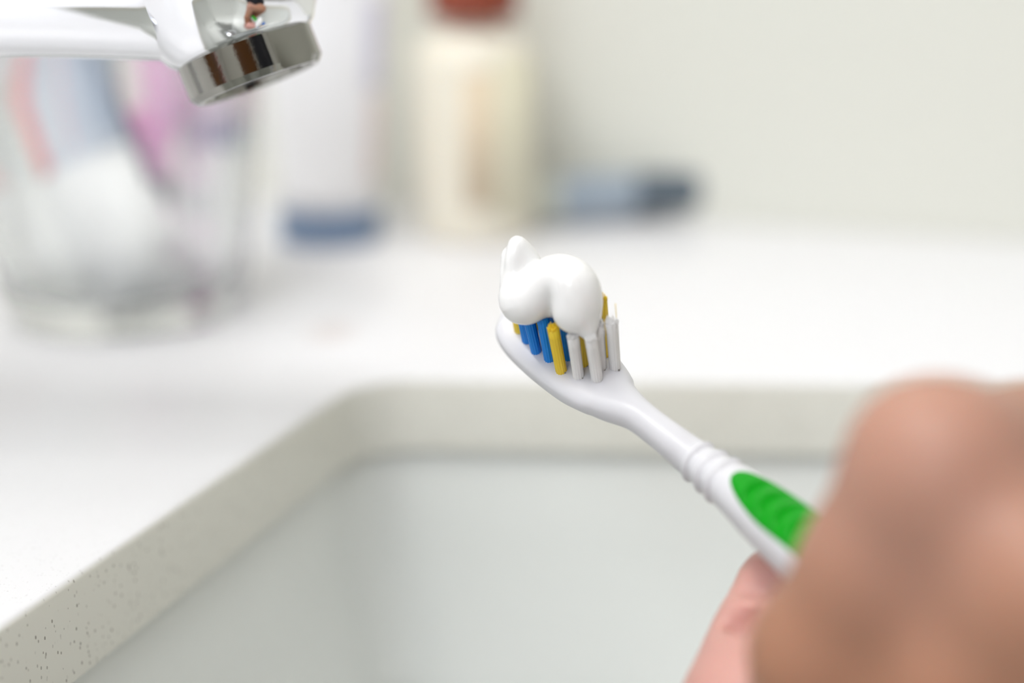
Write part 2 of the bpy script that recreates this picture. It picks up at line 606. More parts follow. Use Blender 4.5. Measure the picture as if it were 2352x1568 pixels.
def fill(lo, hi):
    es = [bm.edges.get((lo[i], lo[(i + 1) % len(lo)])) or bm.edges.new((lo[i], lo[(i + 1) % len(lo)])) for i in range(len(lo))]
    es += [bm.edges.get((hi[i], hi[(i + 1) % len(hi)])) for i in range(len(hi))]
    bmesh.ops.triangle_fill(bm, use_beauty=True, edges=es)


fill(ot, vs[0])
fill(ob, vs[-1])
counter = obj_from_bm('countertop', bm, M['stone'])
autosmooth(counter, 30)
tag(counter, 'white speckled stone countertop with a sink cut-out', 'countertop')

# undermount ceramic basin
bm = bmesh.new()
prof = [(.016, -TH), (.004, -TH), (.003, -TH - .001), (.002, -TH - .004), (.0, -.04), (-.006, -.07), (-.014, -.10), (-.026, -.122), (-.045, -.136), (-.075, -.143)]
n = len(hole)
cen = sum(hole, Vector()) / n
rings = []
for d, z in prof:
    rings.append(offset(hole, d, z))
for f, z in ((.45, -.146), (.2, -.148), (.12, -.149)):
    rings.append([Vector((cen.x + (p.x - cen.x) * f, cen.y + (p.y - cen.y) * f, z)) for p in rings[9]])
for p in range(len(rings[-1])):
    q = rings[-1][p]
    dv = Vector((q.x - cen.x, q.y - cen.y, 0)).normalized() * .022
    rings[-1][p] = Vector((cen.x + dv.x, cen.y + dv.y, -.149))
# outer shell back up
outer_shell = [[Vector((cen.x + (q.x - cen.x) * 1.0, cen.y + (q.y - cen.y) * 1.0, -.158)) for q in rings[-1]]]
outer_shell += [offset(hole, -.04, -.150), offset(hole, -.006, -.12), offset(hole, .008, -.06), offset(hole, .010, -TH - .01), offset(hole, .016, -TH - .01)]
allr = rings + outer_shell + [rings[0]]
vv = [[bm.verts.new(p) for p in r] for r in allr[:-1]]
vv.append(vv[0])
for i in range(len(vv) - 1):
    for j in range(n):
        k = (j + 1) % n
        try:
            bm.faces.new((vv[i][j], vv[i][k], vv[i + 1][k], vv[i + 1][j]))
        except ValueError:
            pass
basin_root = empty('wash_basin', Vector((cen.x, cen.y, -.158)), 'white glazed undermount wash basin below the counter cut-out', 'sink')
obj_from_bm('bowl', bm, M['ceramic'], basin_root)
lathe('drain', [(0, -.152), (.0215, -.152), (.0215, -.1475), (.027, -.1465), (.027, -.1485), (.023, -.149), (.02, -.1475), (.012, -.146), (0, -.1455)][::-1],
      Vector((cen.x, cen.y, 0)), M['chrome'], basin_root, n=48)

# vanity under the counter
van = empty('vanity_cabinet', ROOM @ Vector((0.0, -.6, Z0)), 'white vanity cabinet carrying the stone countertop', 'cabinet')
for nm, c, s in (('side_panel', (0.045, -.012, (Z0 - TH) / 2 - .001), (.73, .02, -TH - Z0 - .004)),
                 ('side_panel', (0.045, -1.235, (Z0 - TH) / 2 - .001), (.73, .02, -TH - Z0 - .004)),
                 ('back_panel', (L + .008, -.62, (Z0 - TH) / 2 - .001), (.012, 1.2, -TH - Z0 - .004)),
                 ('bottom_panel', (0.045, -.62, Z0 + .1), (.71, 1.2, .018))):
    box(nm, c, s, M['frame'], van)
for k in range(3):
    d = box('door', (0.422, -.22 - .405 * k, (Z0 + .1 - TH) / 2), (.018, .4, -TH - Z0 - .12), M['frame'], van, bevel=.002)
    box('handle', (0.441, -.08 - .405 * k, -.2), (.02, .012, .12), M['chrome2'], d, bevel=.002)

# mirror on the wall behind the faucet
mir = empty('wall_mirror', ROOM @ Vector((L, -.5, .3)), 'frameless wall mirror beside the faucet', 'mirror')
box('glass_plate', (L + .004, -.62, .57), (.006, .7, .6), M['mirror'], mir)
box('rim', (L + .002, -.62, .57), (.004, .72, .62), M['chrome2'], mir)

ml = empty('added_mirror_lamp', ROOM @ Vector((L, -.42, .91)), 'long white lamp added above the wall mirror for light from the left', 'lamp')  # body of the added left lamp, out of view
box('lamp_bracket', (L + .02, -.42, .93), (.04, .1, .05), M['chrome2'], ml)
box('lamp_housing', (L + .055, -.42, .955), (.09, .64, .03), M['frame'], ml, bevel=.004)

# ------------------------------------------------------------------ faucet
ax_dn = vec(.35, -.925, -.15).normalized()          # water direction
a_top = pt(560, 106, 238)
col_x, col_y = -.205, pt(300, 0, 240).y
fau = empty('faucet', Vector((col_x, col_y, 0)), 'polished chrome basin faucet with tilted aerator', 'faucet')
lathe('base_ring', [(0, 0), (.029, 0), (.029, .004), (.026, .007), (0, .007)], Vector((col_x, col_y, 0)), M['chrome'], fau)
lathe('column', [(0, .006), (.0225, .006), (.0225, .09), (.0235, .105), (.0235, .125), (.021, .13), (0, .131)], Vector((col_x, col_y, 0)), M['chrome'], fau)
# spout
bm = bmesh.new()
zb = pt(200, 140, 233).z
xe = pt(487, 40, 236).x
x0 = col_x
rings = []
N = 40
NS = 40
for i in range(NS + 1):
    t = i / NS
    x = x0 + (xe - x0) * (1 - (1 - t) ** 1.6)
    # rounded end
    e = max(0.0, (x - (xe - .0075)) / .0075)
    k = math.sqrt(max(0.0, 1 - min(e, 1) ** 2.4))
    dip = .0013 * max(0, (x - (xe - .03)) / .03) ** 1.3
    hz = (.0135 + .001 * (1 - t)) * (0.35 + .65 * k) if e > 0 else .0135 + .001 * (1 - t)
    hy = (.0155 + .003 * (1 - t)) * (0.45 + .55 * k) if e > 0 else .0155 + .003 * (1 - t)
    zc = zb + .0138 - dip
    rings.append([Vector((x, col_y + hy * superell(j, N, 2.9)[0], zc + hz * superell(j, N, 2.9)[1])) for j in range(N)])
loft(bm, rings)
sp_o = obj_from_bm('spout', bm, M['chrome'], fau)
autosmooth(sp_o, 50)
# outlet head
lathe('outlet_head', [(0, 0.0003), (.0117, .0003), (.0128, -.0008), (.0146, -.004), (.0158, -.008), (.0166, -.013), (.0168, -.02), (.0155, -.027), (.011, -.032), (0, -.034)],
      a_top, M['chrome'], fau, axis=ax_dn, n=96, sharp=50)
f1 = (ax_dn.cross(RIGHT).normalized())
if f1.dot(-FWD) < 0: f1 = -f1
side = ax_dn.cross(f1).normalized()
if side.x < 0: side = -side
flr = (f1 * .62 + side * .78).normalized()
aer = lathe('aerator', [(0, 0), (.0117, 0), (.0117, .0055), (.0108, .0066), (.0098, .0066), (.0094, .0056), (.0088, .0056), (.0086, .0063), (.0079, .0063), (.0077, .005), (0, .005)],
            a_top, M['chrome2'], fau, axis=ax_dn, n=128, sharp=25, flats=[(flr, .0108), (-flr, .0108)])
lathe('aerator_mesh', [(0, .0049), (.0076, .0049), (.0076, .0053), (0, .0056)], a_top, M['rubber'], aer, axis=ax_dn, n=48)
bm = bmesh.new()
lv = []
for i in range(13):
    t = i / 12
    c = Vector((col_x + .012 - .0 + .085 * t, col_y, .133 + .028 * t))
    hy, hz = .013 - .004 * t, .005 - .0015 * t
    if i in (0, 12): hy *= .7; hz *= .5
    lv.append([c + Vector((0, hy * superell(j, 24, 3)[0], hz * superell(j, 24, 3)[1])) for j in range(24)])
loft(bm, lv)
obj_from_bm('lever', bm, M['chrome'], fau)

# ------------------------------------------------------------------ toothbrush
A = vec(.595, -.496, .633).normalized()              # towards the handle
Bn = vec(-.123, .722, .681)
Bn = (Bn - A * Bn.dot(A)).normalized()               # bristle direction
W = A.cross(Bn).normalized()
if W.x < 0: W = -W                                   # across, to the right
P00 = pt(1372, 872, 219)


def head_pt(u, w, h=0.0):     # mm: u towards the tip, w across, h along bristles
    return P00 - A * (u * MM) + W * (w * MM) + Bn * (h * MM)


WC = 0.45
tipU, endU = 23.5, -5.0
# spine stations: (point, half width, half thickness, exponent)
st = []
for u, hw, ht in ((23.5, 1.2, .8), (23.2, 2.4, 1.3), (22.3, 3.9, 1.8), (20.5, 5.1, 2.05), (17, 5.9, 2.15), (12, 6.25, 2.2), (7, 6.2, 2.2), (3, 5.9, 2.25),
                  (0, 5.35, 2.35), (-2, 4.7, 2.4), (-4, 3.8, 2.45)):
    st.append((head_pt(u, WC, -2.2 if ht > 2.1 else -ht), hw, ht, 3.2 if u > 2 else 2.6))
for px, py, d, hw, ht in ((1462, 951, 215.6, 2.62, 2.5), (1505, 984, 213.6, 2.42, 2.55), (1550, 1019, 211.7, 2.55, 2.7), (1594, 1053, 210.2, 2.8, 2.9),
                          (1640, 1087, 207.2, 3.15, 3.1), (1690, 1125, 203.8, 3.6, 3.4), (1745, 1170, 199.8, 4.2, 3.9), (1800, 1217, 195.6, 4.6, 4.3),
                          (1855, 1265, 191.4, 4.8, 4.7), (1915, 1319, 186.8, 4.8, 4.9), (1985, 1383, 181.4, 4.7, 4.9)):
    st.append((pt(px, py, d), hw, ht, 2.3))
last = st[-1][0]; dd = (st[-1][0] - st[-3][0]).normalized()
for k, (s, hw, ht) in enumerate(((12, 4.6, 4.6), (26, 4.3, 4.3), (45, 4.6, 4.3), (64, 4.9, 4.2), (76, 4.6, 3.8), (81, 3.6, 3.0), (83, 1.8, 1.5))):
    st.append((last + (dd + vec(.02, -.22, -.26) * min(1, s / 20)).normalized() * (s * MM), hw, ht, 2.3))
arr = np.array([[*p, hw, ht, e] for p, hw, ht, e in st])
SPN = catmull(arr, 9)
brush = empty('toothbrush', Vector(SPN[len(SPN) // 2][:3]), 'white toothbrush with green grip inlay and tri-colour bristles', 'toothbrush')
tan = np.gradient(SPN[:, :3], axis=0)
tan /= np.linalg.norm(tan, axis=1)[:, None]
slen = np.concatenate([[0], np.cumsum(np.linalg.norm(np.diff(SPN[:, :3], axis=0), axis=1))]) / MM


def frame(i):
    t = Vector(tan[i])
    b = (Bn - t * Bn.dot(t)).normalized()
    w = b.cross(t).normalized()
    if w.dot(W) < 0: w = -w
    return t, b, w


def s_of(px, py):             # spine index nearest to a pixel
    best = None
    for i in range(len(SPN)):
        v = Vector(SPN[i][:3]) - CAMP
        z = v.dot(FWD)
        x = 1176 + v.dot(RIGHT) / z * FPX; y = 784 - v.dot(UP) / z * FPX
        dd_ = (x - px) ** 2 + (y - py) ** 2
        if best is None or dd_ < best[0]: best = (dd_, i)
    return slen[best[1]]


RING_S = [s_of(1604, 1062), s_of(1631, 1086), s_of(1657, 1109)]
G0_ = s_of(1698, 1112)
# resample finely
NF = 620
sf = np.linspace(0, slen[-1], NF)
SP2 = np.stack([np.interp(sf, slen, SPN[:, c]) for c in range(6)], 1)
tan = np.gradient(SP2[:, :3], axis=0)
tan /= np.linalg.norm(tan, axis=1)[:, None]
NB = 56


def sect(i, th_idx, n=NB):
    return superell(th_idx, n, SP2[i][5])


G0 = G0_
GLEN, GHALF = 38.0, 3.75


def inlay_half(u):            # half width of the green inlay along its length
    return GHALF * min(1.0, math.sqrt(max(0, 1 - (1 - min(u / .34, 1)) ** 2))) * math.sqrt(max(0.0, 1 - max(0, (u - .6) / .4) ** 2.2))


bm = bmesh.new()
rings = []
for i in range(NF):
    t, b, w = frame(i)
    c = Vector(SP2[i][:3])
    add = 0.0
    for rs in RING_S:
        add += .42 * math.exp(-((sf[i] - rs) / .42) ** 2) - .18 * math.exp(-((sf[i] - rs - .95) / .5) ** 2)
    hw, ht = (SP2[i][3] + add) * MM, (SP2[i][4] + add) * MM
    u = (sf[i] - G0) / GLEN
    lim = inlay_half(u) - .35 if 0.02 < u < .98 else 0
    ring = []
    for j in range(NB):
        x, y = superell(j, NB, SP2[i][5])
        dn = 0.0
        if lim > 0 and y > 0 and abs(x) * SP2[i][3] < lim:
            dn = 1.5 * MM     # pocket that takes the rubber
        ring.append(c + w * (hw * x) + b * (ht * y - dn))
    rings.append(ring)
loft(bm, rings)
obj_from_bm('brush_body', bm, M['plastic'], brush)

# green grip inlay: a lens-shaped patch on the bristle side with crescent steps
bm = bmesh.new()
NU, NV = 150, 44
grid = []


def body_at(s, w_mm):
    i = int(np.clip(np.searchsorted(sf, s), 1, NF - 1))
    f = (s - sf[i - 1]) / (sf[i] - sf[i - 1])
    row = SP2[i - 1] * (1 - f) + SP2[i] * f
    t, b, w = frame(i)
    x = min(abs(w_mm) / row[3], .995)
    y = (1 - x ** row[5]) ** (1 / row[5])
    return Vector(row[:3]) + w * (w_mm * MM), b, row[4] * y


for iu in range(NU + 1):
    u = iu / NU
    s = G0 + GLEN * u
    prof_w = inlay_half(u)
    rowv = []
    for iv in range(NV + 1):
        v = iv / NV * 2 - 1
        wv = v * max(prof_w, .02)
        p, b, y = body_at(s, wv)
        rim = (1 - abs(v) ** 6) * (min(1, u / .05)) * min(1, (1 - u) / .05)
        h = -.05 + .42 * rim ** .5 if rim > 0 else -.05
        # crescent steps, deepest on the inside
        q = (s - G0) - 4.2 - .165 * wv * wv
        if q > 0:
            ph = (q / 3.6) % 1.0
            edge = max(0.0, 1 - (abs(wv) / (prof_w * .9 + 1e-6)) ** 3)
            h -= edge * (.85 * (1 - ph) ** 1.5 * min(1, ph / .12)) if int(q / 3.6) < 7 else 0
        rowv.append(bm.verts.new(p + b * ((y + h) * MM)))
    grid.append(rowv)
for iu in range(NU):
    for iv in range(NV):
        bm.faces.new((grid[iu][iv], grid[iu][iv + 1], grid[iu + 1][iv + 1], grid[iu + 1][iv]))
# thickness: skirt down into the body
low = []
bnd = [grid[0][j] for j in range(NV)] + [grid[i][NV] for i in range(NU)] + [grid[NU][j] for j in range(NV, 0, -1)] + [grid[i][0] for i in range(NU, 0, -1)]
low = [bm.verts.new(v.co - Bn * .0006) for v in bnd]
for i in range(len(bnd)):
    k = (i + 1) % len(bnd)
    bm.faces.new((bnd[i], bnd[k], low[k], low[i]))
g = obj_from_bm('grip_inlay', bm, M['green'], brush)
g['label'] = 'bright green rubber inlay with crescent grooves'

# bristle tufts
tufts = [  # u, w, colour, height, lean (along handle, across)
    (0.0, 0.0, 'w', 9.8), (0.2, 3.7, 'w', 10.6), (1.6, 2.05, 'w', 10.2), (2.65, -1.6, 'w', 9.8),
    (5.5, -2.75, 'y', 9.9), (4.2, .6, 'y', 10.0), (3.6, 4.6, 'y', 12.0), (5.3, 2.6, 'b', 10.2),
    (8.85, -2.45, 'b', 10.0), (7.0, -.2, 'b', 10.0), (6.9, 5.0, 'b', 10.2), (8.3, 2.9, 'b', 10.0),
    (11.8, -2.85, 'b', 10.0), (9.9, .4, 'b', 10.0), (10.2, 5.1, 'b', 10.0), (11.4, 2.7, 'b', 10.0),
    (14.7, -2.4, 'b', 10.0), (13.0, .2, 'b', 10.0), (13.4, 4.8, 'b', 10.0), (14.5, 2.6, 'b', 10.0),
    (17.5, -1.9, 'y', 9.8), (16.2, .6, 'y', 10.0), (16.6, 4.3, 'y', 10.0), (17.8, 2.3, 'w', 10.0),
    (19.8, -.6, 'w', 9.6), (19.6, 3.2, 'w', 9.6), (21.0, 1.2, 'w', 9.4),
]
for u, w, c, hgt in tufts:
    base = head_pt(u, w, -.35)
    lean_u = random.uniform(-.03, .03); lean_w = random.uniform(-.025, .025)
    dirv = (Bn + A * lean_u + W * (lean_w + .012 * (w - .5))).normalized()
    V, Fc = [], []
    # close-packed lower bundle: a fluted shaft, opening into single filament ends at the top
    NL, LB = 39, 13
    ph0 = random.uniform(0, 6)
    levs = (0, .25, .5, .75, .93)
    for f in levs:
        for m_ in range(NL):
            an = m_ * 2 * math.pi / NL
            r = .84 * (1 + .09 * math.cos(LB * an + ph0)) * (1 + .06 * f)
            V.append(base + dirv * (hgt * f * MM) + W * (r * math.cos(an) * MM) + A * (r * math.sin(an) * MM))
    for lv_ in range(len(levs) - 1):
        for m_ in range(NL):
            k = (m_ + 1) % NL
            Fc.append((lv_ * NL + m_, lv_ * NL + k, lv_ * NL + NL + k, lv_ * NL + NL + m_))
    Fc.append(tuple((len(levs) - 1) * NL + m_ for m_ in range(NL)))
    nf = 40
    for q in range(nf):
        r = .80 * math.sqrt((q + .5) / nf); th = q * 2.39996
        ox, oy = r * math.cos(th), r * math.sin(th)
        sprd = 1.10 + random.uniform(-.03, .14)
        hh = hgt + random.uniform(-.3, .25)
        fr = .105
        i0 = len(V)
        for lev, (f, sc) in enumerate(((.86, 1.03), (.97, sprd), (1.0, sprd))):
            cpos = base + dirv * (hh * f * MM) + W * (ox * sc * MM) + A * (oy * sc * MM)
            fr2 = fr if lev < 2 else fr * .45
            for m_ in range(5):
                an = m_ * 2 * math.pi / 5 + th
                V.append(cpos + W * (fr2 * math.cos(an) * MM) + A * (fr2 * math.sin(an) * MM))
        for lev in range(2):
            for m_ in range(5):
                k = (m_ + 1) % 5
                Fc.append((i0 + lev * 5 + m_, i0 + lev * 5 + k, i0 + lev * 5 + 5 + k, i0 + lev * 5 + 5 + m_))
        Fc.append(tuple(i0 + 10 + m_ for m_ in range(5)))
    me = bpy.data.meshes.new('bristle_tuft')
    me.from_pydata([tuple(v) for v in V], [], Fc)
    tf = obj_from_mesh('bristle_tuft', me, M[{'w': 'b_white', 'b': 'b_blue', 'y': 'b_yellow'}[c]], brush)
    if u < 6:                 # the little dark anchor slot that shows at the foot of the near tufts
        bm = bmesh.new()
        p0 = head_pt(u - .84, w + .1, 0)
        rr = [[p0 + W * (.16 * math.cos(a_ * math.pi / 4) * MM) + A * (.13 * math.sin(a_ * math.pi / 4) * MM) + Bn * (h_ * MM) for a_ in range(8)] for h_ in (-.2, .13)]
        loft(bm, rr)
        obj_from_bm('anchor_slot', bm, M['hole'], tf)
# stray filaments
for pts, c in ((((1, 2.6, 0.2), (1.1, 2.9, 5), (.6, 3.2, 10.2)), 'b_white'), (((.1, 4.2, 0), (.2, 4.8, 6), (.5, 5.2, 12.2)), 'b_yellow'),
               (((2.4, -1.2, 8.8), (3.0, -1.9, 9.7), (4.0, -2.2, 9.9)), 'b_yellow'), (((1.6, -.3, 6), (1.7, .5, 7.4), (2.2, .9, 8.2)), 'b_white')):
    P = catmull([np.array(head_pt(*q)) for q in pts], 8)
    bm = bmesh.new()
    loft(bm, [[Vector(p) + W * (.06 * math.cos(k * math.pi / 3) * MM) + A * (.06 * math.sin(k * math.pi / 3) * MM) for k in range(6)] for p in P])
    obj_from_bm('loose_filament', bm, M[c], brush)

# ------------------------------------------------------------------ toothpaste
def bristle_pt(px, py, h):    # point seen at a pixel, h mm above the head plane
    r = ray(px, py)
    p0 = P00 + Bn * (h * MM)
    t = (p0 - CAMP).dot(Bn) / r.dot(Bn)
    return CAMP + r * t


strand = [(1324, 712, 11.2, 3.7), (1324, 682, 13.0, 3.75), (1314, 652, 14.8, 3.55), (1284, 634, 15.4, 3.2), (1247, 652, 14.0, 3.2), (1207, 688, 11.6, 3.75),
          (1196, 672, 12.6, 3.0), (1204, 636, 13.6, 2.75), (1205, 606, 15.2, 2.4), (1195, 578, 17.4, 1.7), (1187, 558, 19, 1.05)]
crest = [(1172, 655, 13.0, 1.5), (1166, 615, 15.0, 1.0), (1165, 590, 16.5, .75), (1166, 577, 17.2, .55)]
front = [(1200, 660, 13.5, 1.9), (1184, 640, 14.5, 1.4), (1180, 600, 17.0, 1.1), (1183, 572, 18.5, .85)]
drip = [(1346, 738, 9.6, 1.6), (1353, 762, 9.0, .85), (1357, 800, 6.5, .4)]
bed = [(1335, 716, 10.0, 2.6), (1290, 692, 10.4, 2.6), (1222, 684, 10.4, 2.6)]


def chain_pts(ch, n=5):
    P = catmull([[*bristle_pt(a, b, d), r * MM] for a, b, d, r in ch], n)
    return P


def paste_sdf(G):
    out = None
    P = chain_pts(strand, 4)
    cur = None
    # neighbouring turns of the strand touch along a sharp groove; the strand itself is smooth
    halves = [P[:17], P[16:]]
    res = []
    for Hh in halves:
        d = None
        for a, b in zip(Hh[:-1], Hh[1:]):
            s = seg_sdf(G, a[:3], b[:3], a[3], b[3])
            d = s if d is None else smin(d, s, .0005)
        res.append(d)
    out = smin(res[0], res[1], .0005)
    for ch, k in ((crest, .0007), (front, .0010), (drip, .0016), (bed, .0012)):
        Q = chain_pts(ch, 3)
        d = None
        for a, b in zip(Q[:-1], Q[1:]):
            s = seg_sdf(G, a[:3], b[:3], a[3], b[3])
            d = s if d is None else smin(d, s, .0005)
        out = smin(out, d, k)
    return out


allp = np.concatenate([chain_pts(c)[:, :3] for c in (strand, crest, drip, front)])
me = net_mesh('toothpaste', paste_sdf, allp.min(0) - .0055, allp.max(0) + .0055, .00026)
paste = obj_from_mesh('toothpaste', me, M['paste'])
sm = paste.modifiers.new('smooth', 'SMOOTH'); sm.factor = .5; sm.iterations = 3
tag(paste, 'glossy white curl of toothpaste on the bristles', 'toothpaste')

# ------------------------------------------------------------------ hand
def cp(px, py, d):
    return np.array(pt(px, py, d))


hdir = np.array(vec(.53, -.56, .635).normalized())     # along the handle towards the wrist side
IDX = [cp(2570, 1062, 183), cp(2152, 1076, 155), cp(1888, 1505, 167), cp(1850, 1790, 178)]
fingers = {'index': (IDX, (10.3, 9.4, 7.9, 7.0))}
for nm, k, sc in (('middle', 1, 1.08), ('ring', 2, 1.0), ('little', 3, .82)):
    off = hdir * (.0172 * k) + np.array(vec(.0005, -.0040, -.0040)) * k
    base = IDX[1] + off + np.array(vec(.0, .0015 * k, 0)) * 1
    ch = [base + (q - IDX[1]) * (sc if i != 0 else .97) for i, q in enumerate(IDX)]
    fingers[nm] = (ch, tuple(r * (.97, .95, .84)[k - 1] for r in (10.5, 9.6, 8.2, 7.3)))
TH_C = [np.array(cpt(84, -84, 158)), np.array(cpt(50, -80, 176)), cp(1735, 1640, 193), cp(1800, 1364, 205.5)]
fingers['thumb'] = (TH_C, (14.5, 11.0, 9.4, 7.3))
wrist = [np.array(cpt(138, -52, 142)), np.array(cpt(132, -72, 126))]
elbow = np.array(cpt(245, -45, -85))
shoulder = np.array(ROOM @ Vector((.54, -.62, .42)))


def finger_sdf(G, ch, rad, kk=.004):
    d = None
    P = list(ch)
    for i in range(len(P) - 1):
        a, b = P[i], P[i + 1]
        ra, rb = rad[i] * MM, rad[i + 1] * MM
        mid = (a + b) / 2
        rm = (ra + rb) / 2 * .93
        for (p, q, r1, r2) in ((a, mid, ra, rm), (mid, b, rm, rb)):
            s = seg_sdf(G, p, q, r1, r2)
            d = s if d is None else smin(d, s, kk)
    return d


def hand_sdf(G):
    mcp = [fingers[n][0][0] for n in ('index', 'middle', 'ring', 'little')]
    palm = None
    for i, m in enumerate(mcp):
        wpt = wrist[0] * (1 - i / 3) + wrist[1] * (i / 3)
        s = seg_sdf(G, m, wpt, .0115, .017)
        palm = s if palm is None else smin(palm, s, .010)
    s = seg_sdf(G, (wrist[0] + wrist[1]) / 2, (elbow + wrist[0]) / 2, .0235, .031)
    palm = smin(palm, s, .014)
    s = seg_sdf(G, TH_C[0], (wrist[0] + wrist[1]) / 2, .016, .018)
    palm = smin(palm, s, .012)
    s = seg_sdf(G, TH_C[0] * .55 + TH_C[1] * .45, mcp[0] * .6 + wrist[0] * .4, .0095, .011)     # web of the thumb
    palm = smin(palm, s, .012)
    fs = None
    for n in ('index', 'middle', 'ring', 'little'):
        s = finger_sdf(G, *fingers[n])
        fs = s if fs is None else smin(fs, s, .0060)
    thumb = finger_sdf(G, *fingers['thumb'], kk=.005)
    # joint creases on the palm side of the thumb
    out = smin(smin(fs, palm, .004), thumb, .0025)
    for p, q, r in CREASE:
        c = seg_sdf(G, p, q, r, r)
        out = -smin(-out, c, .003)
    return out


# crease lines lie on the surface of the thumb facing the viewer
CREASE = [(cp(1738, 1358, 200.2), cp(1806, 1330, 198.9), .0017),
          (cp(1702, 1448, 196.6), cp(1752, 1432, 194.0), .0019), (cp(1752, 1432, 194.0), cp(1810, 1404, 194.6), .0019)]
hp = np.concatenate([np.array(fingers[n][0]) for n in fingers] + [np.array(wrist), ((elbow + wrist[0]) / 2)[None]])
me = net_mesh('hand', hand_sdf, hp.min(0) - .03, hp.max(0) + .03, .0015)
# skin tone: pink on the palm side of the thumb, tanned on the backs of the fingers
nv = len(me.vertices)
co = np.empty(nv * 3); me.vertices.foreach_get('co', co); co = co.reshape(-1, 3)
dth = finger_sdf(co, TH_C[1:], fingers['thumb'][1][1:])
din = np.minimum.reduce([finger_sdf(co, *fingers[n]) for n in ('index', 'middle', 'ring', 'little')])
wth = np.clip((din - dth) / .006 * .5 + .5, 0, 1)
palmc = np.array(hexc(208, 158, 148)[:3]); backc = np.array(hexc(172, 124, 98)[:3])
tone = backc[None] * (1 - wth[:, None]) + palmc[None] * wth[:, None]
knk = np.exp(-(np.linalg.norm(co - IDX[1], axis=1) / .016) ** 2)[:, None] * .6      # pinker knuckle
tone = tone * (1 - knk) + np.array(hexc(204, 162, 150)[:3])[None] * knk
ca = me.color_attributes.new('skin_tone', 'FLOAT_COLOR', 'POINT')
ca.data.foreach_set('color', np.concatenate([tone, np.ones((nv, 1))], 1).ravel())
hand_root = empty('person', Vector(TH_C[0]), 'bare hand of a person in a dark sweater gripping the toothbrush', 'person')
hand = obj_from_mesh('hand', me, M['skin'], hand_root)
sm = hand.modifiers.new('smooth', 'SMOOTH'); sm.factor = .5; sm.iterations = 3
# dark sweater over the person's unseen torso and arm, added to shade the hand
def body_sdf(G):
    c = lambda x, y, z: np.array(ROOM @ Vector((x + .03, y + .38, z - .05)))
    w0 = wrist[0] * .84 + elbow * .16
    d = seg_sdf(G, w0, elbow, .042, .052)
    d = smin(d, seg_sdf(G, elbow, shoulder, .052, .066), .03)
    d = smin(d, seg_sdf(G, c(.53, -1.0, .46), c(.60, -1.36, .46), .072, .072), .05)         # shoulders
    for y, k in ((-1.08, 1), (-1.18, 1), (-1.28, 1)):
        d = smin(d, seg_sdf(G, c(.575, y, .40), c(.62, y, -.12), .098, .088), .06)
        d = smin(d, seg_sdf(G, c(.62, y, -.12), c(.62, y, -.22), .088, .1), .05)
    d = smin(d, seg_sdf(G, c(.60, -1.36, .45), c(.64, -1.44, .15), .06, .05), .03)
    d = smin(d, seg_sdf(G, c(.64, -1.44, .15), c(.585, -1.31, -.2), .05, .04), .03)
    d = smin(d, seg_sdf(G, c(.565, -1.18, .47), c(.55, -1.18, .55), .058, .05), .03)
    return d


bp = np.array([ROOM @ Vector((q[0] + .03, q[1] + .38, q[2] - .05)) for q in ((.45, -.9, .6), (.75, -1.5, -.33), (.75, -.9, .6), (.45, -1.5, -.33))] + [elbow, wrist[0]])
me = net_mesh('sweater', body_sdf, bp.min(0) - .09, bp.max(0) + .09, .009)
sw = obj_from_mesh('sweater', me, M['black'], hand_root)
sw['label'] = 'dark navy sweater'


def head_sdf(G):
    c = lambda x, y, z: np.array(ROOM @ Vector((x + .03, y + .38, z - .05)))
    d = seg_sdf(G, c(.55, -1.18, .52), c(.535, -1.18, .62), .05, .046)
    d = smin(d, seg_sdf(G, c(.52, -1.18, .66), c(.55, -1.18, .73), .062, .085), .03)
    d = smin(d, seg_sdf(G, c(.455, -1.18, .668), c(.462, -1.18, .70), .011, .007), .01)      # nose
    d = smin(d, seg_sdf(G, c(.475, -1.18, .615), c(.5, -1.18, .625), .02, .03), .02)         # chin
    for s_ in (-1, 1):
        d = smin(d, seg_sdf(G, c(.55, -1.18 + s_ * .082, .665), c(.555, -1.18 + s_ * .086, .70), .009, .013), .006)
        d = -smin(-d, seg_sdf(G, c(.457, -1.18 + s_ * .032, .703), c(.457, -1.18 + s_ * .036, .703), .011, .011), .01)
    d = -smin(-d, seg_sdf(G, c(.454, -1.2, .64), c(.454, -1.16, .64), .002, .002), .004)
    return d


c_ = lambda x, y, z: ROOM @ Vector((x + .03, y + .38, z - .05))
me = net_mesh('head', head_sdf, np.array(c_(.55, -1.18, .66)) - .19, np.array(c_(.55, -1.18, .66)) + .19, .005)
nv2 = len(me.vertices)
ca = me.color_attributes.new('skin_tone', 'FLOAT_COLOR', 'POINT')
ca.data.foreach_set('color', np.tile(np.array(hexc(206, 156, 132)), nv2))
obj_from_mesh('head', me, M['skin'], hand_root)
for s_ in (-1, 1):
    bm = bmesh.new()
    bmesh.ops.create_uvsphere(bm, u_segments=16, v_segments=10, radius=.0105)
    for v in bm.verts: v.co += c_(.468, -1.18 + s_ * .034, .703)
    obj_from_bm('eye', bm, M['frame'], hand_root)


def hair_sdf(G):
    c = lambda x, y, z: np.array(ROOM @ Vector((x + .03, y + .38, z - .05)))
    d = seg_sdf(G, c(.572, -1.18, .735), c(.59, -1.18, .68), .094, .085)
    d = smin(d, seg_sdf(G, c(.6, -1.18, .68), c(.62, -1.18, .52), .08, .05), .04)
    return -smin(-d, seg_sdf(G, c(.44, -1.18, .60), c(.47, -1.18, .70), .06, .068), .02)


me = net_mesh('hair', hair_sdf, np.array(c_(.58, -1.18, .66)) - .2, np.array(c_(.58, -1.18, .66)) + .2, .006)
obj_from_mesh('hair', me, M['hair'], hand_root)
